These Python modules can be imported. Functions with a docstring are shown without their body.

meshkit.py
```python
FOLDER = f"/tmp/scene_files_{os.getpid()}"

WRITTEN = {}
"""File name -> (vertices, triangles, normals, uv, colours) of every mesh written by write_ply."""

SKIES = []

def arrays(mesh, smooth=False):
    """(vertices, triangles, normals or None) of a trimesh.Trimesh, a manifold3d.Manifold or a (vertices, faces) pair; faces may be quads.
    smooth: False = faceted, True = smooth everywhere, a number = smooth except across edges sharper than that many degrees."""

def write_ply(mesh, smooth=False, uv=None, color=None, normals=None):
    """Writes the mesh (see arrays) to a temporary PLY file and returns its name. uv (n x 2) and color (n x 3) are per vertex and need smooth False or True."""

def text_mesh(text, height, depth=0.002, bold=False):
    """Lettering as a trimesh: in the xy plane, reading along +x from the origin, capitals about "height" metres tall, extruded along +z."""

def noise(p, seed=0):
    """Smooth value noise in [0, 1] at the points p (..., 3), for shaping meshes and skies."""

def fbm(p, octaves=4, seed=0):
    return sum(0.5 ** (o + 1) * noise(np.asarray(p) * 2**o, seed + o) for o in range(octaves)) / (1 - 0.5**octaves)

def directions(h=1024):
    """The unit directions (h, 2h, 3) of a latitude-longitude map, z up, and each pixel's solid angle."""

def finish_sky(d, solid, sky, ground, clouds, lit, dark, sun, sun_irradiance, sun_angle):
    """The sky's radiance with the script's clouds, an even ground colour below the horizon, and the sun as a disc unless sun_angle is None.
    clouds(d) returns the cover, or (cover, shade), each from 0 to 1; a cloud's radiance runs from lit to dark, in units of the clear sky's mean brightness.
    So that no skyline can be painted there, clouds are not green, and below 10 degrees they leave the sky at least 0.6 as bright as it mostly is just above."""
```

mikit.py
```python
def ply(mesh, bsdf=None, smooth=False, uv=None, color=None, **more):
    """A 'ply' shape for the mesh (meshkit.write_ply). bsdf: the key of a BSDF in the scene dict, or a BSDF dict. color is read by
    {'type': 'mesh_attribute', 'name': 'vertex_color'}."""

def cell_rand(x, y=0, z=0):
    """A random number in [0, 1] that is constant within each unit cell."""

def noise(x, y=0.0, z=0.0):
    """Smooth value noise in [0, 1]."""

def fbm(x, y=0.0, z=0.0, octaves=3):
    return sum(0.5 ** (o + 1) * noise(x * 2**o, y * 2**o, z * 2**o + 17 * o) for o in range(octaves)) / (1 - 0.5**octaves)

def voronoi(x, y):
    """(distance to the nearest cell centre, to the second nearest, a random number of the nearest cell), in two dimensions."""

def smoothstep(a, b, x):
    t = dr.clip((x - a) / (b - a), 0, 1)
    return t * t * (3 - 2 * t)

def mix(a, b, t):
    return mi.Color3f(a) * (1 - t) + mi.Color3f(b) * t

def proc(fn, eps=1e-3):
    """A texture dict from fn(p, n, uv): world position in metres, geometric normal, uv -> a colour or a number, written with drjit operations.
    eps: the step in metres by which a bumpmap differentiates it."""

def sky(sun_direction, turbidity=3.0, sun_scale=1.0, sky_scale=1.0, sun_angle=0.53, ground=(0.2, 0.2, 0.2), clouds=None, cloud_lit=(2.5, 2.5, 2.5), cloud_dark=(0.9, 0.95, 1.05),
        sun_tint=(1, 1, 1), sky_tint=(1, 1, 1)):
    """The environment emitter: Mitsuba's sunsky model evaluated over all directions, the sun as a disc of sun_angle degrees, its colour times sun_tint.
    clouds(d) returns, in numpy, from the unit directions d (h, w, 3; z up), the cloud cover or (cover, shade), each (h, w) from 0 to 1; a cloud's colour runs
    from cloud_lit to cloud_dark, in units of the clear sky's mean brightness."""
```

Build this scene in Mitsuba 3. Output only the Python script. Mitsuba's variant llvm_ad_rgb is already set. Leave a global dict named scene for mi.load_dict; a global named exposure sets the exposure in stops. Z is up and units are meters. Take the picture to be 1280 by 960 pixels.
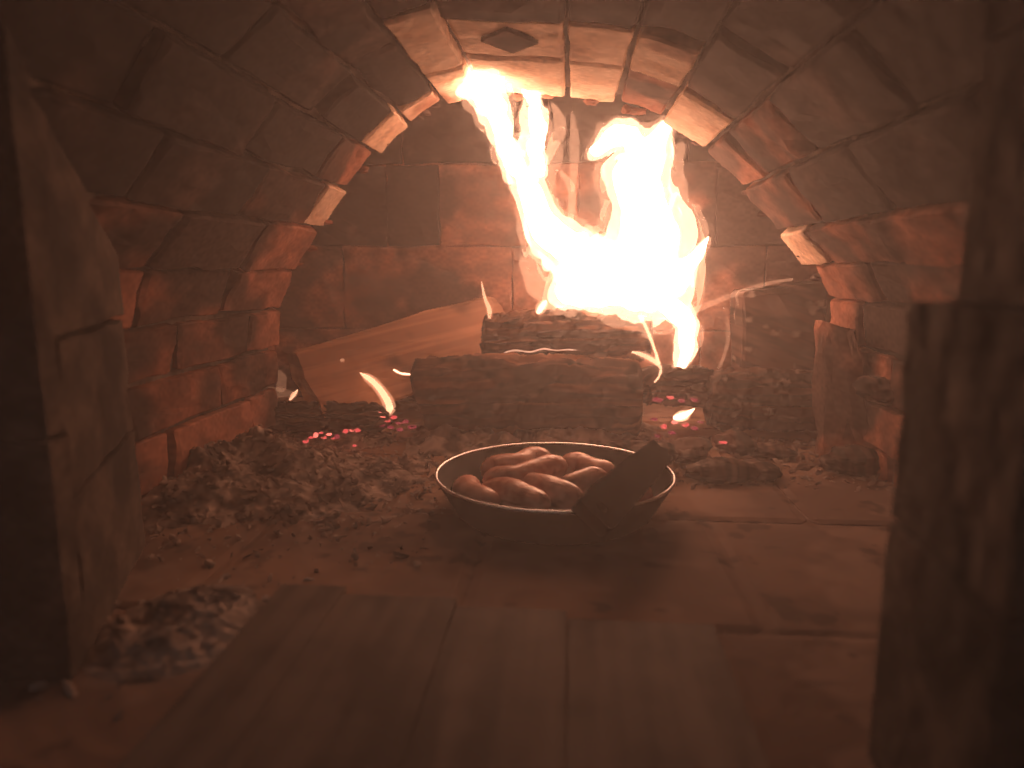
import math, random
import numpy as np, trimesh, drjit as dr, mitsuba as mi, mikit
import manifold3d as m3
from meshkit import fbm as nfbm, noise as nnoise
from mikit import proc, noise, fbm, smoothstep, mix, cell_rand

T = mi.ScalarTransform4f
scene, labels = {'type': 'scene'}, {}
rng = np.random.default_rng(7)

# ------------------------------------------------------------------ camera, air, exposure
CAM = np.array([0.0, 0.0, 0.28])
FPX = 900.0
PHI = math.atan(150 / FPX)
PSI = math.atan(75 / FPX * math.cos(PHI))
FWD = np.array([-math.sin(PSI) * math.cos(PHI), math.cos(PSI) * math.cos(PHI), -math.sin(PHI)])
RIGHT = np.array([math.cos(PSI), math.sin(PSI), 0.0])
UP = np.cross(RIGHT, FWD)
exposure = 0.0
HAZE_DENSITY = 0.35
FIRE = 10.0                                  # radiance scale of the flames
scene['camera'] = {'type': 'thinlens', 'fov': math.degrees(2 * math.atan(640 / FPX)), 'fov_axis': 'x',
                   'aperture_radius': 0.0035, 'focus_distance': 1.05, 'near_clip': 0.01, 'far_clip': 20.0,
                   'to_world': T().look_at(origin=CAM.tolist(), target=(CAM + FWD).tolist(), up=[0, 0, 1]),
                   'medium': {'type': 'ref', 'id': 'smoke_air'}}
HAZE_LO, HAZE_HI = np.array([-1.6, -1.0, -1.2]), np.array([1.6, 2.2, 1.1])
scene['smoke_air'] = {'type': 'homogeneous', 'albedo': {'type': 'rgb', 'value': [0.95, 0.95, 0.95]}, 'sigma_t': HAZE_DENSITY, 'phase': {'type': 'hg', 'g': 0.5}}
scene['haze'] = {'type': 'cube', 'to_world': T().translate(((HAZE_LO + HAZE_HI) / 2).tolist()).scale(((HAZE_HI - HAZE_LO) / 2).tolist()), 'bsdf': {'type': 'null'},
                 'interior': {'type': 'ref', 'id': 'smoke_air'}}
scene['room_lamp'] = {'type': 'point', 'position': [-0.5, -0.75, 0.75], 'intensity': {'type': 'rgb', 'value': [0.16, 0.175, 0.185]}, 'sampling_weight': 0.2}   # dim cool light of the room behind the viewer
labels['haze'] = {'label': 'thin warm smoke hanging in the whole oven', 'category': 'smoke', 'kind': 'stuff'}


def ray(x, y):
    return FWD * FPX + RIGHT * (x - 640) + UP * (480 - y)


def atY(x, y, Y):
    d = ray(x, y)
    return CAM + d * (Y / d[1])


def atZ(x, y, Z):
    d = ray(x, y)
    return CAM + d * ((Z - CAM[2]) / d[2])


# ------------------------------------------------------------------ scene helpers
def key_for(name):
    if name not in scene and name not in labels:
        return name
    n = 1
    while f'{name}_{n:03d}' in scene or f'{name}_{n:03d}' in labels:
        n += 1
    return f'{name}_{n:03d}'


def thing(name, label, cat, group=None, kind=None):
    k = key_for(name)
    labels[k] = {'label': label}
    if cat: labels[k]['category'] = cat
    if group: labels[k]['group'] = group
    if kind: labels[k]['kind'] = kind
    return k


def put(name, mesh, mat, parent=None, smooth=False, **more):
    k = key_for(f'{parent}__{name}' if parent else name)
    scene[k] = mikit.ply(mesh, mat, smooth=smooth, **more)
    return k


def solo(name, mesh, mat, label, cat, smooth=False, group=None, kind=None, **more):
    k = thing(name, label, cat, group, kind)
    scene[k] = mikit.ply(mesh, mat, smooth=smooth, **more)
    return k


# ------------------------------------------------------------------ materials
def principled(col, rough, bump=None, bscale=0.004, spec=0.3, **more):
    b = {'type': 'principled', 'base_color': col, 'roughness': rough, 'specular': spec, **more}
    if bump is not None:
        b = {'type': 'bumpmap', 'arbitrary': bump, 'scale': bscale, 'bsdf': b}
    return {'type': 'twosided', 'bsdf': b}


def brick_bump(p, n, uv):
    return 0.65 * fbm(p.x * 70, p.y * 70, p.z * 70, octaves=2) + 0.35 * noise(p.x * 14, p.y * 14, p.z * 14)


def brick_col(c1, c2, soot, amount):
    def fn(p, n, uv):
        a = fbm(p.x * 30 + 3, p.y * 30, p.z * 30, octaves=2)
        c = mix(c1, c2, smoothstep(0.3, 0.7, a))
        s = smoothstep(0.62 - amount, 0.86 - amount, fbm(p.x * 10 + 11, p.y * 10, p.z * 10, octaves=3))
        g = noise(p.x * 190, p.y * 190, p.z * 190)
        return mix(c, soot, s) * (0.8 + 0.4 * g)
    return proc(fn)


BB = proc(brick_bump, 1.5e-3)
scene['red_brick'] = principled(brick_col((0.37, 0.155, 0.10), (0.24, 0.10, 0.066), (0.08, 0.044, 0.035), 0.22), 0.9, BB, 0.006)
scene['buff_brick'] = principled(brick_col((0.78, 0.60, 0.46), (0.68, 0.47, 0.33), (0.30, 0.15, 0.10), 0.02), 0.88, BB, 0.006)
scene['brown_brick'] = principled(brick_col((0.27, 0.105, 0.066), (0.17, 0.066, 0.042), (0.045, 0.029, 0.025), 0.33), 0.9, BB, 0.006)
scene['sooty_brick'] = principled(brick_col((0.080, 0.042, 0.032), (0.045, 0.028, 0.023), (0.018, 0.016, 0.016), 0.38), 0.88, BB, 0.006)
scene['mortar'] = principled(brick_col((0.16, 0.12, 0.10), (0.10, 0.075, 0.065), (0.04, 0.035, 0.033), 0.25), 0.95, BB, 0.008)


def floor_col(p, n, uv):
    a = fbm(p.x * 7, p.y * 7, p.z * 7 + 2, octaves=3)
    c = mix((0.26, 0.155, 0.11), (0.15, 0.094, 0.073), smoothstep(0.35, 0.65, a))
    ash = smoothstep(0.5, 0.72, fbm(p.x * 16 + 5, p.y * 16, 0.0, octaves=3))
    c = mix(c, (0.30, 0.21, 0.17), 0.5 * ash)
    return mix(c, (0.04, 0.03, 0.03), 0.5 * smoothstep(0.63, 0.78, fbm(p.x * 34, p.y * 34, 3.0, octaves=3)))


scene['hearth'] = principled(proc(floor_col), 0.9, proc(lambda p, n, uv: fbm(p.x * 90, p.y * 90, p.z * 90, octaves=2), 1.5e-3), 0.0022)


def ash_col(p, n, uv):
    a = fbm(p.x * 45, p.y * 45, p.z * 45, octaves=3)
    c = mix((0.09, 0.07, 0.062), (0.46, 0.37, 0.32), smoothstep(0.33, 0.68, a))
    return mix(c, (0.18, 0.12, 0.10), noise(p.x * 12, p.y * 12, p.z * 12) * 0.7)


scene['ash'] = principled(proc(ash_col), 0.95, proc(lambda p, n, uv: fbm(p.x * 180, p.y * 180, p.z * 180, octaves=2), 1e-3), 0.005)
scene['pale_ash'] = principled({'type': 'rgb', 'value': [0.42, 0.36, 0.33]}, 0.95)


def bark_bump(p, n, uv):
    return fbm(uv.x * 46, uv.y * 12, 0.0, octaves=2) + 0.4 * noise(p.x * 190, p.y * 190, p.z * 190)


def char_col(p, n, uv):
    a = fbm(uv.x * 26, uv.y * 7, 1.0, octaves=3)
    c = mix((0.022, 0.014, 0.011), (0.085, 0.042, 0.030), smoothstep(0.35, 0.7, a))
    return mix(c, (0.28, 0.23, 0.20), 0.7 * smoothstep(0.60, 0.75, fbm(p.x * 38, p.y * 38, p.z * 38, octaves=3)))


BK = proc(bark_bump, 2e-3)
scene['charred_wood'] = principled(proc(char_col), 0.8, BK, 0.006)


def bark_col(p, n, uv):
    a = fbm(uv.x * 30, uv.y * 6, 1.0, octaves=3)
    c = mix((0.07, 0.028, 0.016), (0.19, 0.074, 0.040), smoothstep(0.3, 0.72, a))
    return mix(c, (0.02, 0.016, 0.014), smoothstep(0.5, 0.7, fbm(p.x * 20, p.y * 20, p.z * 20, octaves=3)))


scene['bark'] = principled(proc(bark_col), 0.85, BK, 0.012)


def split_col(p, n, uv):
    a = fbm(uv.x * 34, uv.y * 3.0, 2.0, octaves=3)
    c = mix((0.42, 0.21, 0.125), (0.31, 0.15, 0.09), smoothstep(0.3, 0.7, a))
    return mix(c, (0.05, 0.03, 0.025), 0.85 * smoothstep(0.50, 0.72, fbm(p.x * 13 + 4, p.y * 13, p.z * 13, octaves=3)))


scene['split_wood'] = principled(proc(split_col), 0.8, BK, 0.003)
scene['sooty_stone'] = principled(brick_col((0.10, 0.076, 0.062), (0.055, 0.044, 0.038), (0.025, 0.022, 0.021), 0.18), 0.92, proc(lambda p, n, uv: fbm(p.x * 50, p.y * 50, p.z * 32, octaves=2), 1.5e-3), 0.01)
scene['iron'] = principled(proc(lambda p, n, uv: mix((0.030, 0.026, 0.025), (0.075, 0.062, 0.056), smoothstep(0.3, 0.75, fbm(p.x * 14, p.y * 14, p.z * 9, octaves=3)))), 0.7)
scene['plate'] = principled(proc(lambda p, n, uv: mix((0.085, 0.066, 0.057), (0.17, 0.13, 0.108), smoothstep(0.3, 0.7, 0.6 * fbm(p.x * 60, p.y * 5, p.z, octaves=3) + 0.4 * fbm(p.x * 22, p.y * 22, 4.0, octaves=3)))), 0.75)
scene['pan_metal'] = principled({'type': 'rgb', 'value': [0.03, 0.026, 0.025]}, 0.6, spec=0.2)
scene['pan_rim'] = {'type': 'twosided', 'bsdf': {'type': 'roughconductor', 'material': 'Al', 'alpha': 0.25}}
scene['handle_plastic'] = principled({'type': 'rgb', 'value': [0.012, 0.010, 0.010]}, 0.8, spec=0.08)


def meat_col(p, n, uv):
    a = fbm(p.x * 60, p.y * 60, p.z * 60, octaves=3)
    c = mix((0.66, 0.35, 0.26), (0.50, 0.21, 0.14), smoothstep(0.3, 0.7, a))
    return mix(c, (0.12, 0.045, 0.03), 0.8 * smoothstep(0.58, 0.72, fbm(p.x * 26 + 2, p.y * 26, p.z * 26, octaves=3)))


scene['sausage_skin'] = principled(proc(meat_col), 0.34, proc(lambda p, n, uv: fbm(p.x * 120, p.y * 120, p.z * 120, octaves=3), 1e-3), 0.0015, spec=0.6)
scene['clear_gas'] = {'type': 'thindielectric', 'int_ior': 1.0, 'ext_ior': 1.0}       # burning gas: it gives light and lets everything through
scene['white_gas'] = {'type': 'diffuse', 'reflectance': {'type': 'rgb', 'value': [0.0, 0.0, 0.0]}}     # the core, too thick to see through
scene['coal'] = principled({'type': 'rgb', 'value': [0.03, 0.025, 0.023]}, 0.9)


# ------------------------------------------------------------------ mesh helpers
def chamfer_box(n=1, c=0.07):
    """A chamfered unit box [-1,1]^3, its faces cut n x n."""
    g = np.concatenate([[-1], np.linspace(-1 + c, 1 - c, n + 1), [1]])
    v, f = [], []
    for ax in range(3):
        for s in (-1, 1):
            a, b = (ax + 1) % 3, (ax + 2) % 3
            base = len(v)
            for i in range(n + 1):
                for j in range(n + 1):
                    p = np.zeros(3)
                    p[ax], p[a], p[b] = s, g[1 + i], g[1 + j]
                    v.append(p)
            for i in range(n):
                for j in range(n):
                    q = [base + i * (n + 1) + j, base + (i + 1) * (n + 1) + j, base + (i + 1) * (n + 1) + j + 1, base + i * (n + 1) + j + 1]
                    f.append(q if s > 0 else q[::-1])
    hull_faces = trimesh.Trimesh(np.array(v), [x for q in f for x in ((q[0], q[1], q[2]), (q[0], q[2], q[3]))], process=False)
    # bridge the faces: edge strips and corners by hulling matching rows
    v = np.array(v)
    tri = list(map(tuple, hull_faces.faces))
    idx = {}
    for k, p in enumerate(v):
        idx[tuple(np.round(p, 5))] = k
    gi = g[1:-1]
    for ax in range(3):                                     # edges along ax
        a, b = (ax + 1) % 3, (ax + 2) % 3
        for sa in (-1, 1):
            for sb in (-1, 1):
                for t0, t1 in zip(gi[:-1], gi[1:]):
                    def P(t, oa, ob):
                        p = np.zeros(3); p[ax], p[a], p[b] = t, oa, ob
                        return idx[tuple(np.round(p, 5))]
                    q = [P(t0, sa, sb * (1 - c)), P(t1, sa, sb * (1 - c)), P(t1, sa * (1 - c), sb), P(t0, sa * (1 - c), sb)]
                    nrm = np.cross(v[q[1]] - v[q[0]], v[q[2]] - v[q[0]])
                    want = np.zeros(3); want[a], want[b] = sa, sb
                    if nrm @ want < 0: q = q[::-1]
                    tri += [(q[0], q[1], q[2]), (q[0], q[2], q[3])]
    for s in np.ndindex(2, 2, 2):
        s = np.array(s) * 2 - 1
        q = []
        for ax in range(3):
            p = s * (1 - c); p[ax] = s[ax]
            q.append(idx[tuple(np.round(p.astype(float), 5))])
        if np.cross(v[q[1]] - v[q[0]], v[q[2]] - v[q[0]]) @ s < 0: q = q[::-1]
        tri.append(tuple(q))
    return v, np.array(tri)


CB = {n: chamfer_box(n, c) for n, c in ((1, 0.08), (3, 0.07), (5, 0.07), (6, 0.018))}


def hexa(corners, rough=0.004, n=3, seed=0):
    """corners[i][j][k] for the two ends of three directions -> a worn block with chamfered edges."""
    v, f = CB[n]
    t = (v + 1) / 2
    c = np.asarray(corners, float)
    w = 0
    for i, j, k in np.ndindex(2, 2, 2):
        wt = (t[:, 0] if i else 1 - t[:, 0]) * (t[:, 1] if j else 1 - t[:, 1]) * (t[:, 2] if k else 1 - t[:, 2])
        w = w + wt[:, None] * c[i, j, k]
    d = np.stack([nfbm(w * 32 + 17 * q, 3, seed + q) - 0.5 for q in range(3)], -1)
    w = w + d * rough * 2
    if np.dot(np.cross(c[1, 0, 0] - c[0, 0, 0], c[0, 1, 0] - c[0, 0, 0]), c[0, 0, 1] - c[0, 0, 0]) < 0:
        f = f[:, ::-1]
    return w, f


def block(lo, hi, rough=0.003, n=3, seed=0):
    lo, hi = np.asarray(lo, float), np.asarray(hi, float)
    c = np.zeros((2, 2, 2, 3))
    for i, j, k in np.ndindex(2, 2, 2):
        c[i, j, k] = [(lo, hi)[i][0], (lo, hi)[j][1], (lo, hi)[k][2]]
    return hexa(c, rough, n, seed)


def prism(poly, z0, z1):
    m = trimesh.creation.extrude_polygon(__import__('shapely.geometry').geometry.Polygon(poly), z1 - z0)
    m.apply_translation([0, 0, z0])
    return m


def spline(pts, n):
    from scipy.interpolate import CubicSpline, PchipInterpolator
    pts = np.asarray(pts, float)
    s = np.concatenate([[0], np.cumsum(np.linalg.norm(np.diff(pts[:, :3], axis=0), axis=1))])
    t = np.linspace(0, s[-1], n)
    return PchipInterpolator(s, pts, axis=0)(t)


def sweep(pts, n=24, sides=14, flat=1.0, wob=0.0, freq=30, seed=0, cap=True, upv=(0, 0, 1)):
    """A tube through pts (x, y, z, r), capped, with uv: u round, v along in metres. flat scales it along the second normal."""
    c = spline(pts, n) if n > len(pts) else np.asarray(pts, float)
    p, r = c[:, :3], c[:, 3]
    t = np.gradient(p, axis=0)
    t /= np.linalg.norm(t, axis=1, keepdims=True)
    a = np.cross(t, upv); a /= np.linalg.norm(a, axis=1, keepdims=True) + 1e-9
    b = np.cross(a, t)
    ang = np.linspace(0, 2 * np.pi, sides + 1)
    ring = np.cos(ang)[None, :, None] * a[:, None] + flat * np.sin(ang)[None, :, None] * b[:, None]
    v = p[:, None] + ring * r[:, None, None]
    if wob:
        d = nfbm(v * freq, 3, seed) - 0.5
        v = v + (v - p[:, None]) / np.maximum(r, 1e-5)[:, None, None] * (d * 2 * wob)[..., None]
        v[:, -1] = v[:, 0]
    s = np.concatenate([[0], np.cumsum(np.linalg.norm(np.diff(p, axis=0), axis=1))])
    uv = np.stack(np.broadcast_arrays(ang[None] / (2 * np.pi), s[:, None]), -1).reshape(-1, 2)
    m = sides + 1
    i, j = np.meshgrid(np.arange(len(p) - 1), np.arange(sides), indexing='ij')
    q = np.stack([i * m + j, i * m + j + 1, (i + 1) * m + j + 1, (i + 1) * m + j], -1).reshape(-1, 4)
    f = np.vstack([q[:, [0, 1, 2]], q[:, [0, 2, 3]]])
    v = v.reshape(-1, 3)
    if cap:
        for row, flip in ((0, True), (len(p) - 1, False)):
            base = len(v)
            rim = v[row * m:row * m + sides]
            inner = p[row] + (rim - p[row]) * 0.5 + (0 if not wob else wob * 0.5 * rng.normal(size=(sides, 1)) * t[row])
            v = np.vstack([v, rim, inner, p[row][None]])
            uv = np.vstack([uv, np.tile(uv[row * m], (2 * sides + 1, 1)) + np.stack([np.linspace(0, 2, 2 * sides + 1), np.zeros(2 * sides + 1)], 1)])
            for k in range(sides):
                k2 = (k + 1) % sides
                tri = [(base + k, base + k2, base + sides + k2), (base + k, base + sides + k2, base + sides + k), (base + sides + k, base + sides + k2, base + 2 * sides)]
                f = np.vstack([f, [x[::-1] if flip else x for x in tri]])
    if trimesh.Trimesh(v, f, process=False).volume < 0:
        f = f[:, ::-1]
    return (v, f), uv


def lump(center, size, seed, sub=2, amp=0.35, flatz=1.0):
    m = trimesh.creation.icosphere(sub)
    v = np.array(m.vertices)
    d = nfbm(v * 1.6 + seed * 3.1, 3, seed) - 0.5
    v = v * (1 + 2 * amp * d)[:, None] * np.asarray(size)
    a = rng.uniform(0, 2 * np.pi)
    R = np.array([[math.cos(a), -math.sin(a), 0], [math.sin(a), math.cos(a), 0], [0, 0, 1]])
    return v @ R.T + np.asarray(center), np.array(m.faces)


# ------------------------------------------------------------------ the oven: a brick passage with a vault, opening into the firebox
FLOOR = thing('hearth_floor', 'ash covered brick floor of the oven', None, kind='structure')
scene[FLOOR] = mikit.ply(block((-0.95, -0.75, -0.10), (0.85, 1.75, -0.003), 0, 1), 'hearth')
ys = [-0.7, -0.45, -0.2, 0.06, 0.30, 0.53, 0.78, 1.03, 1.28, 1.53, 1.72]
for j in range(len(ys) - 1):
    x = -0.93 - 0.12 * (j % 2)
    while x < 0.82:
        w = 0.24 + rng.uniform(-.004, .004)
        put('brick', block((x + .0025, ys[j] + .001, -0.07), (x + w - .001, ys[j + 1] - .001, rng.uniform(-.0008, .0008)), 0.0008, 3, int(rng.integers(99))), 'hearth', FLOOR)
        x += w

OVEN = thing('brick_oven', 'sooty brick oven with a low vaulted passage and a firebox behind', 'oven')
PROFILE = np.array([(-.478, -.03), (-.476, .022), (-.475, .085), (-.472, .148), (-.466, .210), (-.440, .272), (-.392, .335), (-.348, .394), (-.303, .450),
                    (-.250, .494), (-.195, .521), (-.138, .532), (-.010, .524), (.062, .513), (.130, .492), (.196, .449), (.254, .392), (.310, .329),
                    (.355, .280), (.388, .230), (.398, .166), (.402, .102), (.405, .038), (.406, -.03)])
CEN = np.array([-0.035, 0.16])
Y0, Y1 = 0.16, 1.13
edge_n = []
for i in range(len(PROFILE)):
    a, b = PROFILE[max(i - 1, 0)], PROFILE[min(i + 1, len(PROFILE) - 1)]
    n = np.array([-(b - a)[1], (b - a)[0]]); n /= np.linalg.norm(n)
    if n @ (PROFILE[i] - CEN) < 0: n = -n
    edge_n.append(n)
edge_n = np.array(edge_n)


def shell(i0, i1, off, thick, y0, y1):
    """The mortar body behind courses i0..i1 of the profile."""
    a = PROFILE[i0:i1 + 1] + edge_n[i0:i1 + 1] * off
    b = PROFILE[i0:i1 + 1] + edge_n[i0:i1 + 1] * (off + thick)
    n = len(a)
    v = np.array([(p[0], y, p[1]) for y in (y0, y1) for s in (a, b) for p in s])
    A0, B0, A1, B1 = 0, n, 2 * n, 3 * n
    q = []
    for k in range(n - 1):
        q += [(A0 + k, A0 + k + 1, A1 + k + 1, A1 + k), (B0 + k, B1 + k, B1 + k + 1, B0 + k + 1), (A0 + k, B0 + k, B0 + k + 1, A0 + k + 1), (A1 + k, A1 + k + 1, B1 + k + 1, B1 + k)]
    q += [(A0, A1, B1, B0), (A0 + n - 1, B0 + n - 1, B1 + n - 1, A1 + n - 1)]
    q = np.array(q)
    f = np.vstack([q[:, [0, 1, 2]], q[:, [0, 2, 3]]])
    m = trimesh.Trimesh(v, f); m.fix_normals()
    return m


JOINTS = {11: [1.125, .93, .79, .60, .42, .16], 12: [1.135, .935, .792, .64, .40, .16], 13: [1.12, .92, .78, .58, .36, .16],
          6: [1.128, 1.035, .83, .62, .40, .16], 7: [1.115, .98, .76, .55, .34, .16], 8: [1.130, 1.03, .86, .64, .40, .16], 9: [1.112, 1.045, .82, .6, .4, .16],
          10: [1.135, .96, .75, .52, .34, .16], 5: [1.12, .93, .72, .5, .3, .16], 15: [1.125, 1.00, .8, .58, .36, .16]}
BUFF = {(11, 0), (11, 1), (12, 0), (12, 1), (10, 0), (9, 0), (8, 0), (6, 0), (14, 0), (17, 0), (13, 1), (10, 1)}
SOOT = {(13, 0): 'brown_brick', (15, 0): 'red_brick', (7, 0): 'red_brick', (16, 0): 'brown_brick'}
for part, i0, i1 in (('side_wall', 0, 6), ('vault', 6, 17), ('side_wall_001', 17, 23)):
    pk = put(part.replace('_001', ''), shell(i0, i1, 0.011, 0.10, Y0 + .02, Y1 - .02), 'mortar', OVEN)
    for i in range(i0, i1):
        js = JOINTS.get(i)
        if js is None:
            js, y = [Y1 + rng.uniform(-.012, .008)], Y1 - (0.11 if i % 2 else 0.2)
            while y > Y0 + .08:
                js.append(y); y -= rng.uniform(.19, .235)
            js.append(Y0)
        for r, (yb, ya) in enumerate(zip(js[:-1], js[1:])):
            gap = 0.0035 if r < 2 else 0.0018
            c = np.zeros((2, 2, 2, 3))
            jit = rng.uniform(-.006, .006) if (i, r) not in BUFF else (0.0 if 10 < i < 13 else -.005)
            tl = rng.uniform(-.003, .003, 2)
            for s in (0, 1):
                p0, p1 = PROFILE[i], PROFILE[i + 1]
                d = (p1 - p0) / np.linalg.norm(p1 - p0)
                e = (p0 + d * gap) if s == 0 else (p1 - d * gap)
                n = edge_n[i + s]
                for k, o in ((0, jit), (1, 0.075)):
                    for j, y in ((0, ya + gap), (1, yb - gap)):
                        q = e + n * (o + (tl[s] if k == 0 else 0))
                        c[s, j, k] = (q[0], y, q[1])
            if (i, r) in BUFF: mat = 'buff_brick'
            elif (i, r) in SOOT: mat = SOOT[(i, r)]
            elif part == 'vault': mat = rng.choice(['brown_brick', 'brown_brick', 'red_brick']) if r < 1 else rng.choice(['sooty_brick', 'sooty_brick', 'brown_brick']) if r < 2 else 'sooty_brick'
            else: mat = rng.choice(['red_brick', 'red_brick', 'brown_brick'])
            put('brick', hexa(c, 0.0035 if (i, r) in BUFF or r > 2 else 0.006, 5 if r < 3 else 3, int(rng.integers(999))), str(mat), pk)

lips = 0
for i in range(5, 19):
    for q in range(3):
        if rng.uniform() < .5: continue
        t = (q + rng.uniform(.2, .8)) / 3
        P2 = PROFILE[i] * (1 - t) + PROFILE[i + 1] * t - edge_n[i] * .001
        v, f = lump((P2[0], Y1 + rng.uniform(-.012, .004), P2[1]), (rng.uniform(.006, .014), rng.uniform(.008, .014), rng.uniform(.003, .006)), 500 + 3 * i + q, 2, .6)
        put('mortar_lump', (v, f), 'brown_brick' if rng.uniform() < .6 else 'red_brick', 'brick_oven__vault', smooth=40)
dm = trimesh.creation.extrude_polygon(__import__('shapely.geometry').geometry.Polygon([(-.032, 0), (0, -.042), (.032, 0), (0, .042)]), .006)
dm.apply_transform(trimesh.transformations.rotation_matrix(.0625, [0, 1, 0])); dm.apply_translation([-.073, .852, .5235])
dk = put('diamond_mark', dm, 'brown_brick', 'brick_oven__vault')
labels[dk] = {'label': 'dark diamond mark on a pale brick at the crown'}
# the wall that the vault ends in, towards the firebox
inner = [tuple(p + n * 0.02) for p, n in zip(PROFILE, edge_n)]
poly = [(-.95, -.05), (-.95, .80), (.85, .80), (.85, -.05)] + inner[::-1]
m = prism(poly, 0, 0.085)
v = np.array(m.vertices)
m = trimesh.Trimesh(np.stack([v[:, 0], 1.03 + v[:, 2], v[:, 1]], 1), m.faces); m.fix_normals()
put('arch_wall', m, 'mortar', OVEN)
# firebox
BACK = put('back_wall', block((-.95, 1.476, -.02), (.85, 1.62, .80), 0, 1), 'brown_brick', OVEN)
courses = [(-.02, .147), (.147, .315), (.315, .476), (.476, .66)]
cuts = [[-.64, -.36, -.06, .26, .62], [-.64, -.47, -.12, .10, .38, .62], [-.64, -.375, -.268, .01, .28, .62], [-.64, -.34, -.05, .22, .45, .62]]
for ci, ((z0, z1), cu) in enumerate(zip(courses, cuts)):
    for k in range(len(cu) - 1):
        mat = 'red_brick' if not (ci == 3 or (ci == 2 and k < 2)) else 'sooty_brick'
        if ci == 2 and k > 2: mat = 'brown_brick'
        put('brick', block((cu[k] + .0012, 1.47 + rng.uniform(-.004, .004), z0 + .0012), (cu[k + 1] - .0012, 1.55, z1 - .0012), 0.005, 6, int(rng.integers(999))), mat, BACK)
for sx, nm in ((-1, 'firebox_wall'), (1, 'firebox_wall')):
    x0, x1 = ((-.80, -.635) if sx < 0 else (.60, .80))
    pk = put(nm, block((x0, 1.118, -.02), (x1, 1.481, .80), 0, 1), 'mortar', OVEN)
    xf = -.635 if sx < 0 else .60
    for ci, (z0, z1) in enumerate(courses):
        cu = [1.12, 1.33 if ci % 2 else 1.26, 1.475]
        for k in range(2):
            lo, hi = (xf - .02, xf + .012) if sx < 0 else (xf - .012, xf + .02)
            put('brick', block((lo, cu[k] + .003, z0 + .004), (hi, cu[k + 1] - .003, z1 - .004), 0.003, 3, int(rng.integers(999))), 'red_brick', pk)
put('firebox_roof', block((-.80, 1.118, .69), (.80, 1.481, .80), 0.0, 1), 'sooty_brick', OVEN)
put('front_lintel', block((-.95, Y0 - .12, .72), (.85, 1.03, .80), 0.0, 1), 'sooty_brick', OVEN)

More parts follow.
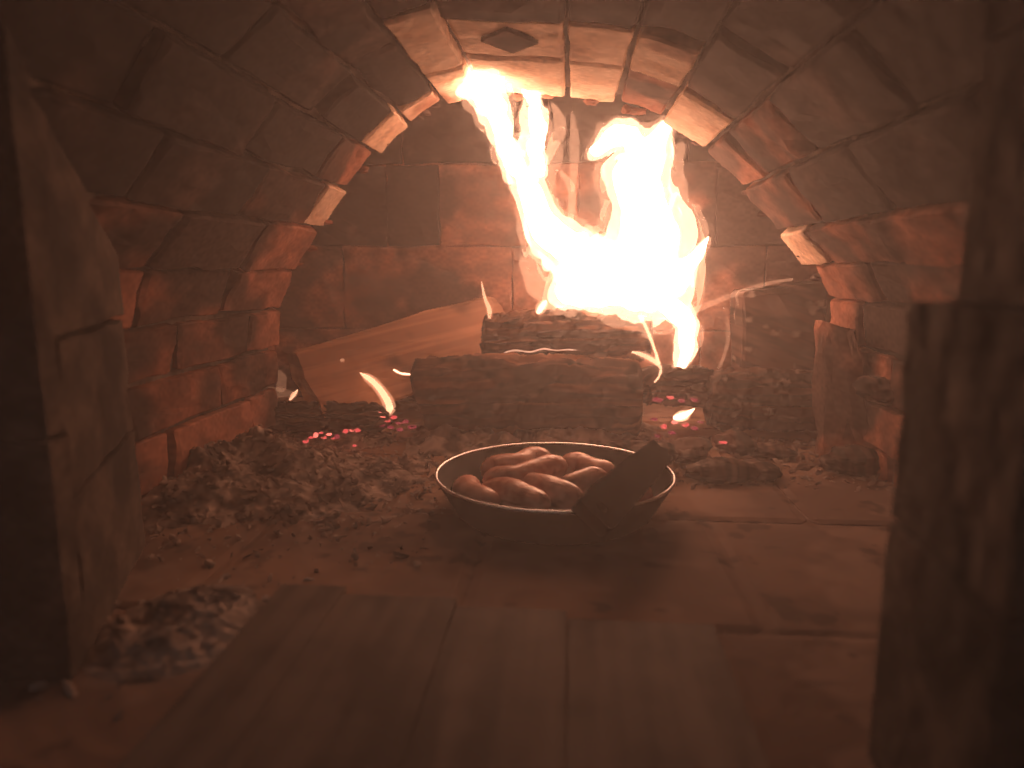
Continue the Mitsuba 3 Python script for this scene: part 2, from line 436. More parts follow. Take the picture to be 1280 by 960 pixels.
# piers at the oven's mouth, dark and close to the camera
L = thing('door_pier', 'dark sooty pier at the left side of the oven mouth', 'pier')
def quad_block(a, b, c, d, z0, z1, seed):
    """A worn stone on the floor plan a, b, c, d (round)."""
    o = np.zeros((2, 2, 2, 3))
    for k, z in ((0, z0), (1, z1)):
        o[0, 0, k], o[1, 0, k], o[1, 1, k], o[0, 1, k] = (*a, z), (*b, z), (*c, z), (*d, z)
    return hexa(o, .0045, 6, seed)


for z0, z1, sd in ((-.01, .118, 1), (.121, .228, 2), (.231, .42, 3)):
    o = rng.uniform(-.002, .002, 2)
    put('stone', quad_block((-.426 + o[0], .66), (-.345 + o[1] * .3, .455), (-.62, .45), (-.62, .66), z0, z1, sd), 'sooty_stone', L, smooth=40)
for z0, z1, sd in ((-.01, .165, 4), (.167, .47, 5)):
    o = rng.uniform(-.001, .001)
    put('stone', quad_block((-.343 + o, .4545), (-.335 + o, .425), (-.62, .40), (-.62, .446), z0, z1, sd), 'sooty_stone', L, smooth=40)
Rk = thing('door_pier', 'dark sooty pier with a low step at the right side of the oven mouth', 'pier')
for z0, z1, sd in ((-.01, .143, 6), (.146, .262, 7)):
    put('stone', quad_block((.174, .39), (.166, .27), (.202, .265), (.205, .393), z0, z1, sd), 'sooty_stone', Rk, smooth=40)
for z0, z1, sd in ((-.01, .205, 8), (.208, .39, 11), (.393, .58, 12)):
    put('stone', quad_block((.209, .412), (.206, .28), (.50, .25), (.55, .42), z0, z1, sd), 'sooty_stone', Rk, smooth=40)

# flat dark plate in front of the pan
PL = thing('hearth_plate', 'flat dark plate with long seams lying on the floor in front of the pan', 'plate')
seams = [-.245, -.188, -.09, .0, .112]
for k in range(4):
    put('strip', block((seams[k] + .0005, .20, .001), (seams[k + 1] - .0005, .565 - .014 * k, .0085), 0.0006, 6, k), 'plate', PL)

# ------------------------------------------------------------------ logs
def log(name, pts, mat, label, group=None, sides=22, n=26, wob=0.006, flat=1.0, cat='log', parent=None):
    sides, n = 56, 70
    (v, f), uv = sweep(pts, n, sides, flat, wob, 26, int(rng.integers(999)))
    m0 = (sides + 1) * n                                     # bark ridges and cracks that run along the log
    ctr = v[:m0].reshape(n, sides + 1, 3)[:, :sides].mean(1)
    ring = v[:m0].reshape(n, sides + 1, 3)
    ang = np.linspace(0, 2 * np.pi, sides + 1)
    sd = int(rng.integers(99))
    ca, sa, ss = np.broadcast_arrays(np.cos(ang)[None] * 3.2, np.sin(ang)[None] * 3.2, uv[:m0, 1].reshape(n, -1) * 9)
    ridge = np.abs(nfbm(np.stack([ca * 1.6, sa * 1.6, ss], -1), 3, sd) - .5) * 2
    check = np.abs(nfbm(np.stack([ca, sa, ss * 6], -1), 2, sd + 5) - .5) * 2
    dep = .011 * np.clip(.28 - ridge, 0, 1) / .28 + .005 * np.clip(.16 - check, 0, 1) / .16
    out = ring - ctr[:, None]
    ring2 = ring - out / np.linalg.norm(out, axis=-1, keepdims=True) * dep[..., None]
    v[:m0] = ring2.reshape(-1, 3)
    msh = (v, f)
    k = thing(name, label, cat, group)
    scene[k] = mikit.ply(msh, mat, smooth=True, uv=uv)
    return k


log('firewood_log', [(-.238, 1.135, .066, .050), (-.232, 1.135, .068, .066), (-.10, 1.14, .070, .069), (.06, 1.15, .068, .067), (.108, 1.15, .066, .062), (.112, 1.15, .066, .05)], 'bark',
    'thick dark log lying across the fire directly behind the frying pan')
log('firewood_log', [(-.150, 1.235, .150, .036), (-.146, 1.235, .150, .046), (.0, 1.235, .158, .049), (.11, 1.24, .160, .046), (.135, 1.24, .160, .034)], 'bark',
    'dark log lying on top of the thick log with flames above it')
# split log, its cut face to the viewer
P0, P1 = atY(388, 478, 1.13), atY(640, 412, 1.40)
ax = (P1 - P0) / np.linalg.norm(P1 - P0)
nf = np.cross(ax, [0, 0, 1]); nf /= np.linalg.norm(nf); nu = np.cross(nf, ax)
if nf[1] > 0: nf = -nf
if nu[2] < 0: nu = -nu
nu2 = nu + nf * -0.55
c = np.zeros((2, 2, 2, 3))
for i, P in ((0, P0), (1, P1)):
    for j, o in ((0, 0.0), (1, -0.07)):
        for k, hgt in ((0, -.060), (1, .072 if i else .050)):
            c[i, j, k] = P + nf * o + nu2 * hgt * (1 if j == 0 else 0.8)
hv, hf = hexa(c, 0.011, 5, 4)
uvs = np.stack([(hv - P0) @ nu * 3, (hv - P0) @ ax], 1)
k = thing('split_log', 'pale split log leaning left of the flames with its cut face glowing orange', 'log')
scene[k] = mikit.ply((hv, hf), 'split_wood', smooth=False, uv=uvs)
log('charred_log', [(*atY(798, 487, 1.16), .026), (*atY(805, 482, 1.17), .034), (*atY(850, 480, 1.20), .036), (*atY(905, 492, 1.26), .03)], 'charred_wood', 'ash crusted log end at the right foot of the flames')
log('charred_log', [(*atY(885, 500, 1.20), .045), (*atY(895, 500, 1.2), .053), (*atY(970, 500, 1.2), .055), (*atY(1030, 502, 1.2), .053), (*atY(1037, 502, 1.2), .04)], 'charred_wood', 'thick black charred log lying at the right, before the arch jamb', wob=.009)
log('charred_log', [(*atY(312, 522, 1.12), .018), (*atY(325, 521, 1.12), .026), (*atY(400, 520, 1.13), .027), (*atY(470, 522, 1.13), .024), (*atY(485, 524, 1.13), .012)], 'charred_wood', 'black charred log above the red embers at the left', wob=.007)
c = np.zeros((2, 2, 2, 3))
for i, (xb, xt) in ((0, (932, 928)), (1, (1040, 1034))):
    for j, Y in ((0, 1.30), (1, 1.40)):
        for k in (0, 1):
            P = atY((xb, xt)[k], 480 if k == 0 else (366, 352)[i], 1.30)
            c[i, j, k] = P + np.array([0, Y - 1.30, 0])
        c[i, j, 0, 2] = 0
v, f = hexa(c, .007, 5, 31)
k = thing('charred_block', 'tall dark charred block of wood standing behind the black log at the right', 'block')
scene[k] = mikit.ply((v, f), 'charred_wood', smooth=40 if False else False, uv=np.stack([v[:, 2] * 3 + v[:, 0], v[:, 0] * 2], 1))
c = np.zeros((2, 2, 2, 3))
pale = [((1034, 548), (1030, 402)), ((1100, 556), (1072, 414))]
for i in (0, 1):
    for j in (0, 1):
        for k in (0, 1):
            c[i, j, k] = atY(*pale[i][k], 1.03 - .05 * i) + np.array([0, .04 * j, 0]) - np.array([0, 0, .05 * (1 - k)])
v, f = hexa(c, .012, 5, 33)
k = thing('broken_stone', 'broken dull red stone leaning upright by the right wall', 'stone')
scene[k] = mikit.ply((v, f), 'red_brick')
coals = [(800, 566, .95, (.05, .026, .018), 'black lump of charcoal touching the pan rim at its right rear'),
         (862, 562, 1.02, (.045, .03, .016), 'flat dark charcoal behind the pan handle'),
         (905, 602, .93, (.048, .026, .016), 'dark oblong charcoal on the floor right of the pan'),
         (950, 596, .95, (.035, .022, .013), 'small charcoal beside the oblong one right of the pan'),
         (920, 562, 1.08, (.04, .026, .018), 'grey ashy charcoal in front of the charred log end'),
         (965, 575, 1.05, (.03, .02, .012), 'thin grey charcoal leaning before the thick black charred log'),
         (1072, 557, .99, (.045, .035, .02), 'black charcoal heap at the foot of the right jamb'),
         (1099, 487, .935, (.032, .03, .016), 'dark rounded stone sticking out of the right wall')]
for i, (px, py, Y, sz, lab) in enumerate(coals):
    P = atY(px, py, Y)
    if i < 7: P[2] = max(sz[2] * 0.75, P[2] if i in (0, 1, 4) else 0)
    msh = lump(P, sz, i + 3, 3, 0.45)
    uv = np.stack([msh[0][:, 0] * 4, msh[0][:, 1] + msh[0][:, 2]], 1)
    k = thing('charcoal_lump' if i < 7 else 'dark_stone', lab, 'charcoal' if i < 7 else 'stone')
    scene[k] = mikit.ply(msh, 'charred_wood', smooth=40 if False else True, uv=uv)

# ------------------------------------------------------------------ ash
def heap(x0, x1, y0, y1, nx, ny, hfun):
    X, Y = np.meshgrid(np.linspace(x0, x1, nx), np.linspace(y0, y1, ny), indexing='ij')
    Z = hfun(X, Y)
    v = np.stack([X, Y, Z], -1).reshape(-1, 3)
    i, j = np.meshgrid(np.arange(nx - 1), np.arange(ny - 1), indexing='ij')
    q = np.stack([i * ny + j, (i + 1) * ny + j, (i + 1) * ny + j + 1, i * ny + j + 1], -1).reshape(-1, 4)
    return v, np.vstack([q[:, [0, 1, 2]], q[:, [0, 2, 3]]])


def sstep(a, b, x):
    t = np.clip((x - a) / (b - a), 0, 1)
    return t * t * (3 - 2 * t)


def hleft(X, Y):
    P = np.stack([X, Y, X * 0], -1)
    base = sstep(-.15, -.46, X) * sstep(.66, .86, Y) * (1 - 0.8 * sstep(.90, 1.03, Y))
    n = nfbm(P * 24, 5, 3)
    return -.012 + base * (.022 + .075 * n) + .012 * sstep(.42, .72, nfbm(P * 9, 4, 8)) * sstep(.60, .8, Y) + .008 * (n - .5) * (base > 0.02)


def hmid(X, Y):
    P = np.stack([X, Y, X * 0], -1)
    base = sstep(.97, 1.10, Y) * (1 - sstep(.33, .42, X))
    n = nfbm(P * 30, 5, 5)
    return -.014 + base * (.010 + .05 * n) * (1 - .72 * sstep(.06, .16, X))


def hfront(X, Y):
    P = np.stack([X, Y, X * 0], -1)
    d = np.sqrt(((X + .30) / .085) ** 2 + ((Y - .50) / .10) ** 2)
    n = nfbm(P * 34, 5, 11)
    return -.012 + sstep(1.25, .3, d + .6 * (n - .5)) * (.008 + .03 * n)


solo('ash_heap', heap(-.475, -.13, .60, 1.45, 190, 400, hleft), 'ash', 'grey brown heap of ash and cinders against the left wall', 'ash', smooth=True, kind='stuff')
solo('ash_bed', heap(-.25, .40, .95, 1.50, 260, 220, hmid), 'ash', 'bed of ash under the burning logs', 'ash', smooth=True, kind='stuff')
solo('ash_spill', heap(-.41, -.19, .38, .62, 130, 130, hfront), 'ash', 'small spill of pale ash on the floor by the left pier', 'ash', smooth=True, kind='stuff')


def chips(count, place, smin, smax, seed):
    r = np.random.default_rng(seed)
    vs, fs, at = [], [], 0
    spots = iter(place(r, count))
    base = trimesh.creation.icosahedron()
    bv, bf = np.array(base.vertices), np.array(base.faces)
    for _ in range(count):
        P = next(spots)
        if not np.isfinite(P[2]): continue
        s = smin * (smax / smin) ** (r.uniform() ** 1.8)
        v = bv * (1 + r.uniform(-.35, .35, (12, 1))) * s * np.array([r.uniform(.8, 2.2), r.uniform(.6, 1.2), r.uniform(.35, .8)])
        q = trimesh.transformations.random_rotation_matrix(r.uniform(size=3))[:3, :3]
        if r.uniform() < .6:
            a = r.uniform(0, 6.28); q = np.array([[math.cos(a), -math.sin(a), 0], [math.sin(a), math.cos(a), 0], [0, 0, 1]])
        vs.append(v @ q.T + P); fs.append(bf + at); at += 12
    return np.vstack(vs), np.vstack(fs)


def pl_left(r, n):
    x, y = r.uniform(-.47, -.14, n), r.uniform(.62, 1.2, n)
    z = hleft(x[:, None], y[:, None])[:, 0]
    return np.stack([x, y, np.where((z < -.004) & (r.uniform(size=n) < .75), np.nan, np.maximum(z, 0) + .003)], 1)


def pl_right(r, n):
    x, y = r.uniform(.11, .42, n), r.uniform(.88, 1.16, n)
    z = np.maximum(0, hmid(x[:, None], y[:, None])[:, 0]) + .003
    return np.stack([x, y, np.where(r.uniform(size=n) < sstep(.98, .86, y), np.nan, z)], 1)


def pl_front(r, n):
    x, y = r.normal(-.30, .045, n), r.normal(.50, .05, n)
    return np.stack([x, y, np.maximum(0, hfront(x[:, None], y[:, None])[:, 0]) + .001], 1)


solo('cinders', chips(4200, pl_left, .0009, .0048, 1), 'ash', 'loose cinders and charcoal crumbs strewn over the left ash heap', 'cinders', kind='stuff')
solo('cinders', chips(1200, pl_right, .001, .0052, 2), 'ash', 'charcoal crumbs strewn on the floor right of the pan', 'cinders', kind='stuff')
solo('cinders', chips(160, pl_front, .0012, .005, 3), 'ash', 'crumbs of ash lying by the left pier', 'cinders', kind='stuff')

# ------------------------------------------------------------------ frying pan and sausages
PC = np.array([-.017, .790, 0.0])
PAN = thing('frying_pan', 'black frying pan full of sausages standing in front of the logs', 'frying pan')


def lathe(prof, n=96, ctr=PC):
    prof = np.asarray(prof, float)
    a = np.linspace(0, 2 * np.pi, n, endpoint=False)
    v = np.stack([np.outer(np.cos(a), prof[:, 0]), np.outer(np.sin(a), prof[:, 0]), np.broadcast_to(prof[:, 1], (n, len(prof)))], -1).reshape(-1, 3) + ctr
    k = len(prof)
    q = np.array([(i * k + j, ((i + 1) % n) * k + j, ((i + 1) % n) * k + j + 1, i * k + j + 1) for i in range(n) for j in range(k - 1)])
    return v, np.vstack([q[:, [0, 1, 2]], q[:, [0, 2, 3]]])


put('body', lathe([(0.0001, .001), (.098, .001), (.106, .003), (.112, .008), (.1335, .045), (.1335, .047), (.1305, .047), (.110, .010), (.104, .0065), (.0001, .0055)]), 'pan_metal', PAN, smooth=35)
put('rim', lathe([(.1332 + .0017 * math.cos(t), .0472 + .0017 * math.sin(t)) for t in np.linspace(0, -2 * np.pi, 9)]), 'pan_rim', PAN, smooth=True)
H0, H1 = atZ(739, 648, .060), atZ(824, 566, .070)
hd = (H1 - H0) / np.linalg.norm(H1 - H0)
hs = np.cross(hd, [0, 0, 1]); hs /= np.linalg.norm(hs); hu = np.cross(hs, hd)
roll = math.radians(38)
hs, hu = math.cos(roll) * hs - math.sin(roll) * hu, math.cos(roll) * hu + math.sin(roll) * hs
from shapely.geometry import Polygon, Point
hl = np.linalg.norm(H1 - H0)
hp = Polygon([(0, -.0165), (.03, -.0185), (hl * .6, -.0165), (hl, -.013), (hl, .013), (hl * .6, .0165), (.03, .0185), (0, .0165)]).buffer(.004, 6).buffer(-.002, 6).difference(Point(.017, 0).buffer(.0055, 8))
hm = trimesh.creation.extrude_polygon(hp, .013)
hv = np.array(hm.vertices); hv[:, 2] -= .0065
put('handle', (H0 + hv[:, :1] * hd + hv[:, 1:2] * hs + hv[:, 2:] * hu, hm.faces if np.dot(np.cross(hd, hs), hu) > 0 else hm.faces[:, ::-1]), 'handle_plastic', PAN, smooth=40)
br, uv = sweep([(*(H1 - hd * .012 - hu * .004), .010), (*(H1 + hd * .02 - hu * .008), .009), (*(H1 + hd * .045 - hu * .014), .007)], 12, 12, 0.6)
put('bracket', br, 'handle_plastic', PAN, smooth=40)

saus = [([(585, 589, .030), (615, 586, .034), (645, 583, .038), (668, 575, .040), (690, 579, .036)], .0125, 'long curved sausage along the far left side of the pan'),
        ([(606, 600, .036), (640, 598, .042), (668, 590, .044), (690, 584, .044), (706, 584, .040)], .0115, 'shiny wavy sausage lying on top in the middle of the pan'),
        ([(700, 615, .034), (720, 606, .040), (738, 601, .041), (756, 602, .036)], .0112, 'short bent sausage just left of the pan handle, over the others'),
        ([(640, 606, .030), (668, 609, .034), (700, 618, .034), (730, 630, .028)], .0125, 'long sausage running down through the middle of the pan'),
        ([(600, 617, .026), (628, 616, .030), (655, 624, .031), (684, 637, .027)], .0130, 'thick plump sausage nearest the viewer in the pan'),
        ([(566, 605, .026), (582, 612, .029), (602, 625, .028), (622, 636, .022)], .0120, 'pale sausage curving along the near left rim of the pan'),
        ([(700, 580, .030), (722, 581, .034), (745, 588, .034), (768, 597, .030)], .0115, 'sausage in the far right of the pan behind the handle'),
        ([(784, 632, .020), (800, 623, .025), (816, 618, .024), (826, 612, .020)], .0115, 'sausage showing right of the pan handle')]
for i, (pts, r, lab) in enumerate(saus):
    P = np.array([atZ(x, y, z - .006) for x, y, z in pts])
    d = np.linalg.norm(P[:, :2] - PC[:2], axis=1)
    lim = np.minimum(1, (.127 - 1.2 * r - (.045 - P[:, 2]).clip(0) * .55) / d)
    P[:, :2] = PC[:2] + (P[:, :2] - PC[:2]) * lim[:, None]
    c = spline(np.c_[P, np.full(len(P), r * 1.38)], 34)
    s = np.linspace(0, 1, 34)
    c[:, 3] *= np.clip(np.sqrt(np.clip(1 - np.abs(2 * s - 1) ** 6, 0, 1)), .12, 1) * (1 + .06 * np.sin(9 * s + i))
    msh, uv = sweep(c, 0, 18, 1.0, 0.0007, 60, i)
    k = thing('sausage', lab, 'sausage', 'sausages in the frying pan')
    scene[k] = mikit.ply(msh, 'sausage_skin', smooth=50 if False else True)

# ------------------------------------------------------------------ fire
def march(F, lo, h, iso):
    """Isosurface of the grid F by marching tetrahedra, facing down the field."""
    nx, ny, nz = F.shape
    I = np.arange(F.size).reshape(F.shape)
    corner = [I[a:nx - 1 + a, b:ny - 1 + b, c:nz - 1 + c].ravel() for a, b, c in np.ndindex(2, 2, 2)]
    Ff = F.ravel()
    val = np.stack([Ff[c] for c in corner], 1)
    act = (val.max(1) > iso) & (val.min(1) <= iso)
    C = np.stack([c[act] for c in corner], 1)
    tris = []
    for tet in ((0, 1, 3, 7), (0, 3, 2, 7), (0, 2, 6, 7), (0, 6, 4, 7), (0, 4, 5, 7), (0, 5, 1, 7)):
        t = C[:, tet]
        ins = Ff[t] > iso
        code = ins @ np.array([1, 2, 4, 8])
        for cc in range(1, 15):
            s = t[code == cc]
            if not len(s): continue
            a = [k for k in range(4) if cc >> k & 1]; b = [k for k in range(4) if not cc >> k & 1]
            E = lambda i, j: np.stack([np.minimum(s[:, i], s[:, j]), np.maximum(s[:, i], s[:, j])], 1)
            if len(a) == 1: tris.append(np.stack([E(a[0], x) for x in b], 1))
            elif len(a) == 3: tris.append(np.stack([E(x, b[0]) for x in a], 1))
            else:
                q = [E(a[0], b[0]), E(a[0], b[1]), E(a[1], b[1]), E(a[1], b[0])]
                tris += [np.stack([q[0], q[1], q[2]], 1), np.stack([q[0], q[2], q[3]], 1)]
    E = np.concatenate(tris).reshape(-1, 2)
    key, inv = np.unique(E[:, 0].astype(np.int64) * F.size + E[:, 1], return_inverse=True)
    a, b = key // F.size, key % F.size
    pa, pb = (np.stack(np.unravel_index(x, F.shape), 1) for x in (a, b))
    w = ((iso - Ff[a]) / (Ff[b] - Ff[a] + 1e-12))[:, None]
    v = lo + h * (pa * (1 - w) + pb * w)
    f = inv.reshape(-1, 3)
    g = np.stack(np.gradient(F), -1)
    ct = np.clip(np.round((v[f].mean(1) - lo) / h).astype(int), 0, np.array(F.shape) - 1)
    n = np.cross(v[f[:, 1]] - v[f[:, 0]], v[f[:, 2]] - v[f[:, 0]])
    flip = (n * g[ct[:, 0], ct[:, 1], ct[:, 2]]).sum(1) > 0
    f[flip] = f[flip][:, ::-1]
    return v, f[np.linalg.norm(n, axis=1) > 1e-14]


def flame_rgb(br, t):
    return {'type': 'rgb', 'value': [FIRE * br, FIRE * br * (.425 + .05 * t), FIRE * br * (.232 + .05 * t)]}


def emit(name, shells, parent, weight):
    """The outermost shell is the part, the brighter ones inside it are its children."""
    k = None
    for i, (mesh, br) in enumerate(shells):
        w = weight * br / sum(x[1] for x in shells) + .002
        new = put(name if i == 0 else 'hot_core', mesh, 'clear_gas' if br < 1 else 'white_gas', parent if i == 0 else k, smooth=False,
                  emitter={'type': 'area', 'radiance': flame_rgb(br, float(br > .2)), 'sampling_weight': w})
        k = k or new
    return k


def burning(name, chains, parent, h=.006, warp=.016, freq=15, seed=0, weight=1.0, levels=((.40, .06, 1.7), (.62, .26, 1.2), (1.0, 1.4, .8))):
    """One body of flame: a smooth union of chains of (x px, y px, depth, radius px), stirred by noise, as nested shells of growing brightness."""
    caps = []
    for ch in chains:
        c = [(atY(x, y, Y), 1.18 * r * Y / FPX) for x, y, Y, r in ch]
        caps += [(c[i][0], c[i + 1][0], c[i][1], c[i + 1][1]) for i in range(len(c) - 1)]
    P = np.array([q for c in caps for q in c[:2]])
    R = max(max(c[2:]) for c in caps)
    lo, hi = P.min(0) - 1.9 * R - .02, P.max(0) + 1.9 * R + .02
    dim = np.ceil((hi - lo) / h).astype(int) + 1
    G = lo + h * np.stack(np.meshgrid(*[np.arange(d) for d in dim], indexing='ij'), -1)
    near = np.zeros(dim, bool)
    for a, b, ra, rb in caps:
        d = b - a
        t = np.clip(((G - a) @ d) / (d @ d + 1e-12), 0, 1)
        near |= np.linalg.norm(G - a - t[..., None] * d, axis=-1) < 1.35 * (ra + t * (rb - ra)) + 2.2 * warp
    G = G[near]
    S = G * np.array([freq * 1.3, freq * 1.3, freq * .5])
    amp = warp * sstep(0.12, .30, G[..., 2])[..., None] + warp * .35
    out = []
    stir = np.stack([nfbm(S + 31 * q, 2, seed + q) for q in range(3)], -1) - .5
    for li, (iso, br, wild) in enumerate(levels):           # every shell is stirred in its own way, so that tongues of the thin outer gas stand clear of the core
        fine = np.stack([nfbm(G * np.array([46, 46, 15]) + 31 * q + 7 * li, 2, seed + 7 + q) for q in range(3)], -1) - .5
        W = G + wild * amp * 2 * stir + fine * warp * (1.2 * wild)
        f1 = np.zeros(len(G))
        for a, b, ra, rb in caps:
            d = b - a
            t = np.clip(((W - a) @ d) / (d @ d + 1e-12), 0, 1)
            dist = np.linalg.norm(W - a - t[..., None] * d, axis=-1)
            f1 = np.maximum(f1, 1.6 * np.exp(-1.35 * (dist / (ra + t * (rb - ra))) ** 2))
        if wild > 1.0:
            f1 = f1 * (.60 + .80 * nfbm(G * np.array([38, 38, 8]) + 5 * li, 2, seed + 40 + li))
        F = np.zeros(dim)
        F[near] = f1
        F[[0, -1]] = 0; F[:, [0, -1]] = 0; F[:, :, [0, -1]] = 0
        out.append((march(F, lo, h, iso), br))
    return emit(name, out, parent, weight)


def wisp(name, pts, parent, bright, weight=.05, n=30):
    """A thin tongue: three nested tapered tubes."""
    out = []
    for sc, br in (((1.0, .3), (.55, .7)) if bright > .1 else ((.8, 1.0),)):
        P = [(*atY(x, y, Y), max(r * sc, .25) * Y / FPX) for x, y, Y, r in pts]
        out.append((sweep(P, n, 10, 1.0, 0.0012 * sc, 60, 5)[0], br * bright))
    return emit(name, out, parent, weight)


FIRE_KEY = thing('fire', 'tall bright fire blazing above the stacked logs', 'fire')
burning('flame', [[(720, 360, 1.25, 34), (775, 345, 1.25, 52), (835, 350, 1.25, 34)],
                  [(805, 350, 1.25, 58), (812, 300, 1.25, 52), (802, 255, 1.25, 36), (795, 222, 1.25, 38), (816, 190, 1.25, 24), (832, 160, 1.25, 9)],
                  [(806, 205, 1.25, 20), (788, 172, 1.25, 17), (768, 168, 1.25, 17), (745, 186, 1.25, 10)],
                  [(850, 345, 1.25, 22), (870, 318, 1.25, 10), (880, 298, 1.25, 3)],
                  [(840, 380, 1.24, 18), (858, 408, 1.22, 13), (856, 435, 1.2, 12), (850, 456, 1.19, 9)]], FIRE_KEY, seed=2, warp=.013)
burning('flame', [[(735, 335, 1.24, 38), (690, 292, 1.22, 28), (658, 245, 1.20, 21), (640, 195, 1.15, 17), (622, 148, 1.09, 21), (604, 116, 1.03, 25), (579, 128, 1.02, 10)],
                  [(670, 220, 1.2, 15), (676, 165, 1.15, 15), (666, 122, 1.09, 9)]], FIRE_KEY, seed=9, warp=.017, levels=((.38, .06, 1.7), (.60, .24, 1.3), (1.08, 1.4, .9)))
burning('flame', [[(700, 372, 1.27, 16), (672, 355, 1.27, 12), (660, 325, 1.26, 8), (668, 300, 1.25, 7)], [(700, 375, 1.27, 18), (735, 350, 1.27, 24)]], FIRE_KEY, seed=5, warp=.01, weight=.2,
        levels=((.55, .07, 1.5),), h=.004)
for pts, br in (([(672, 392, 1.2, 3), (677, 384, 1.2, 7), (683, 376, 1.2, 2)], .5),
                ([(612, 398, 1.22, 2), (612, 390, 1.22, 5), (606, 372, 1.23, 3), (602, 352, 1.24, 1)], .16),
                ([(690, 130, 1.18, 2), (700, 160, 1.2, 10), (690, 185, 1.2, 8), (684, 205, 1.2, 3)], .07),
                ([(715, 140, 1.22, 2), (718, 180, 1.24, 7), (716, 240, 1.25, 2)], .05),
                ([(700, 215, 1.2, 3), (715, 240, 1.22, 6), (712, 285, 1.23, 3)], .07),
                ([(868, 388, 1.25, 5), (900, 375, 1.26, 4), (945, 358, 1.28, 3), (990, 349, 1.3, 1.5)], .05),
                ([(905, 385, 1.2, 1), (910, 420, 1.2, 3), (898, 460, 1.2, 1.5)], .035),
                ([(790, 440, 1.14, 2), (812, 448, 1.13, 5), (826, 462, 1.13, 3), (818, 478, 1.13, 1)], .22),
                ([(800, 395, 1.17, 3), (812, 420, 1.15, 3), (824, 455, 1.14, 2)], .25),
                ([(838, 262, 1.25, 2), (842, 246, 1.25, 4), (846, 241, 1.25, 1)], .3)):
    wisp('flame_tongue', pts, FIRE_KEY, br)
# small flames elsewhere, each its own
small = [([(450, 466, 1.16, 1), (462, 474, 1.16, 6), (476, 488, 1.15, 7), (487, 510, 1.14, 8), (484, 518, 1.14, 4)], .28, 'curved little flame licking up between the embers and the pale split log'),
         ([(492, 462, 1.18, 1.5), (503, 467, 1.18, 2.5), (515, 468, 1.18, 1)], .45, 'tiny streak of flame on the split log, just left of the thick log'),
         ([(372, 487, 1.15, 1), (367, 494, 1.15, 3.5), (362, 500, 1.15, 1.5)], .2, 'small faint flame above the black log at the left'),
         ([(430, 449, 1.18, 2), (424, 454, 1.18, 5), (420, 458, 1.18, 2)], .05, 'dim flame puff in front of the split log face'),
         ([(842, 522, 1.1, 3), (853, 520, 1.1, 7), (864, 514, 1.1, 3), (868, 511, 1.1, 1)], .8, 'short bright flame in the embers right of the thick log')]
for pts, br, lab in small:
    k = thing('small_flame', lab, 'flame')
    wisp('tongue', pts, k, br)
k = thing('small_flame', 'pale wide flame drifting above the black log at the far left', 'flame')
for pts in ([(318, 497, 1.15, 3), (335, 490, 1.16, 9), (352, 491, 1.16, 8), (366, 492, 1.16, 3)], [(345, 462, 1.17, 2), (352, 474, 1.17, 8), (350, 488, 1.16, 6)]):
    wisp('tongue', pts, k, .018)


# ------------------------------------------------------------------ embers
cr, uv = sweep([(*atY(x, y, 1.168), r) for x, y, r in ((630, 441, .0008), (645, 438, .0016), (662, 440, .0012), (680, 436, .0017), (695, 438, .0009), (712, 437, .0012), (722, 438, .0005))], 40, 8, 1, .0006, 200, 3)
k = put('glowing_edge', cr, 'coal', 'firewood_log_001', emitter={'type': 'area', 'radiance': {'type': 'rgb', 'value': [1.1, .5, .32]}, 'sampling_weight': .02})
labels[k] = {'label': 'thin glowing line along the lower edge'}
HOT, RED, DULL = ({'type': 'rgb', 'value': v} for v in ([2.2, .34, .26], [1.1, .10, .10], [.34, .025, .045]))
ROW = 'small red ember in the glowing row under the black log at the left'
FOOT = 'pink ember in the patch under the curved little flame'
RIGHT_BED = 'dull red ember in the bed under the ash crusted log end'
embers = []                                                # x px, y px, depth, size, glow, label, group
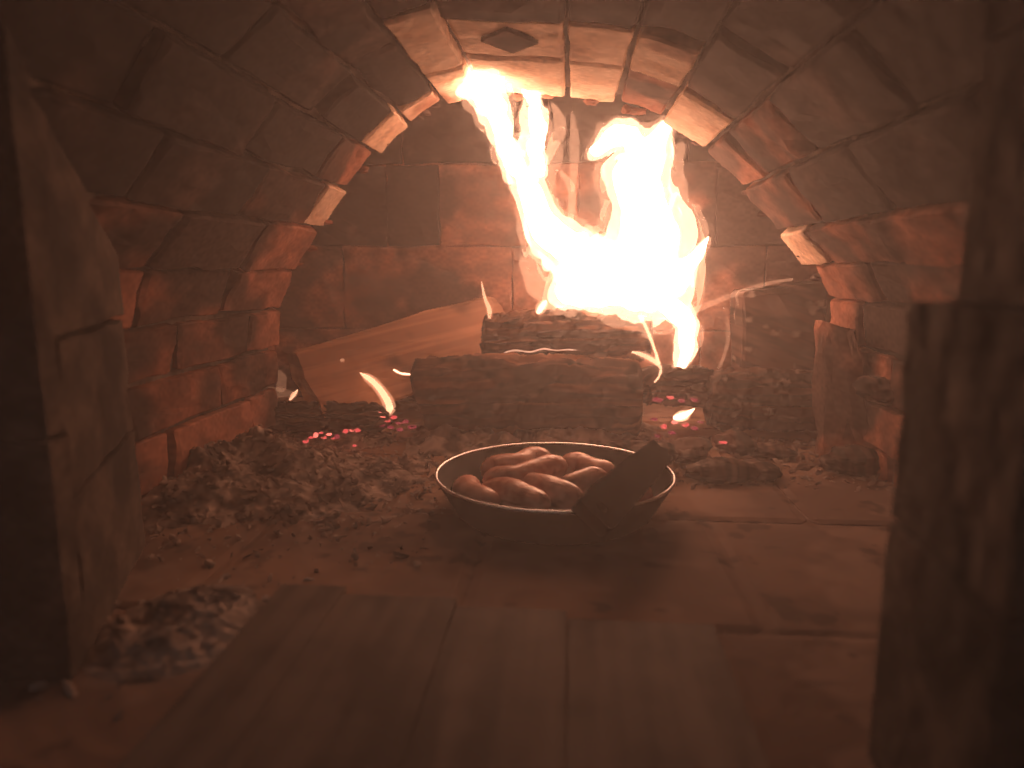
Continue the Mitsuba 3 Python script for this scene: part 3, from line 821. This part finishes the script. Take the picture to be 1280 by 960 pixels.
for x, y, q in ((326, 545, 0), (335, 547, 1), (343, 547, 1), (351, 548, 0), (382, 551, 1), (388, 547, 1), (395, 544, 2), (401, 541, 1), (405, 547, 1), (411, 543, 2), (416, 548, 1), (421, 546, 0), (432, 539, 1), (440, 538, 2), (447, 538, 1)):
    embers.append((x, y, 1.03, (rng.uniform(.004, .0075), .006, rng.uniform(.002, .006)), (DULL, RED, HOT)[q], ROW, 'embers in the row under the black log'))
for x, y, q in ((468, 519, 1), (474, 515, 2), (479, 521, 2), (484, 526, 1), (492, 522, 1), (498, 529, 0), (507, 527, 0), (488, 534, 0), (478, 531, 0), (515, 534, 0), (500, 537, 0)):
    embers.append((x, y, 1.125, (rng.uniform(.006, .012), .008, rng.uniform(.003, .006)), (DULL, RED, HOT)[q], FOOT, 'embers under the curved little flame'))
for x, y, q in ((822, 500, 0), (838, 497, 1), (852, 501, 0), (868, 499, 0), (818, 524, 0), (830, 533, 1), (843, 528, 2), (857, 531, 1), (868, 535, 0), (840, 541, 0), (822, 545, 0), (876, 527, 0)):
    embers.append((x, y, 1.12, (rng.uniform(.006, .012), .008, rng.uniform(.003, .006)), (DULL, RED, HOT)[q], RIGHT_BED, 'embers right of the thick log'))
embers += [(443, 557, 1.02, (.004, .003, .002), RED, 'tiny spark lying in the ash below the right end of the ember row', None),
           (436, 579, .98, (.006, .003, .0018), RED, 'pinkish spark lying in the ash left of the pan', None),
           (771, 556, 1.04, (.010, .008, .005), RED, 'pink ember peeking over the far pan rim', None),
           (904, 553, 1.05, (.008, .005, .0025), RED, 'thin ember stuck on the grey ashy charcoal', None)]
for i, (px, py, Y, sz, tex, lab, grp) in enumerate(embers):
    C = atY(px, py, Y)
    sz = tuple(np.array(sz) * (.62 if grp else .8))
    msh = lump(C, sz, 40 + i, 2, 0.8)
    k = thing('ember', lab, 'ember', grp)
    put('glow', msh, 'coal', k, emitter={'type': 'area', 'radiance': tex, 'sampling_weight': .006})
    if rng.uniform() < .6:
        v, f = lump(C + np.array([rng.uniform(-.3, .3) * sz[0], -.3 * sz[1], rng.uniform(.2, .8) * sz[2]]), np.array(sz) * rng.uniform(.4, .8, 3), 300 + i, 1, 0.4)
        put('crust', (v, f), 'ash', k)
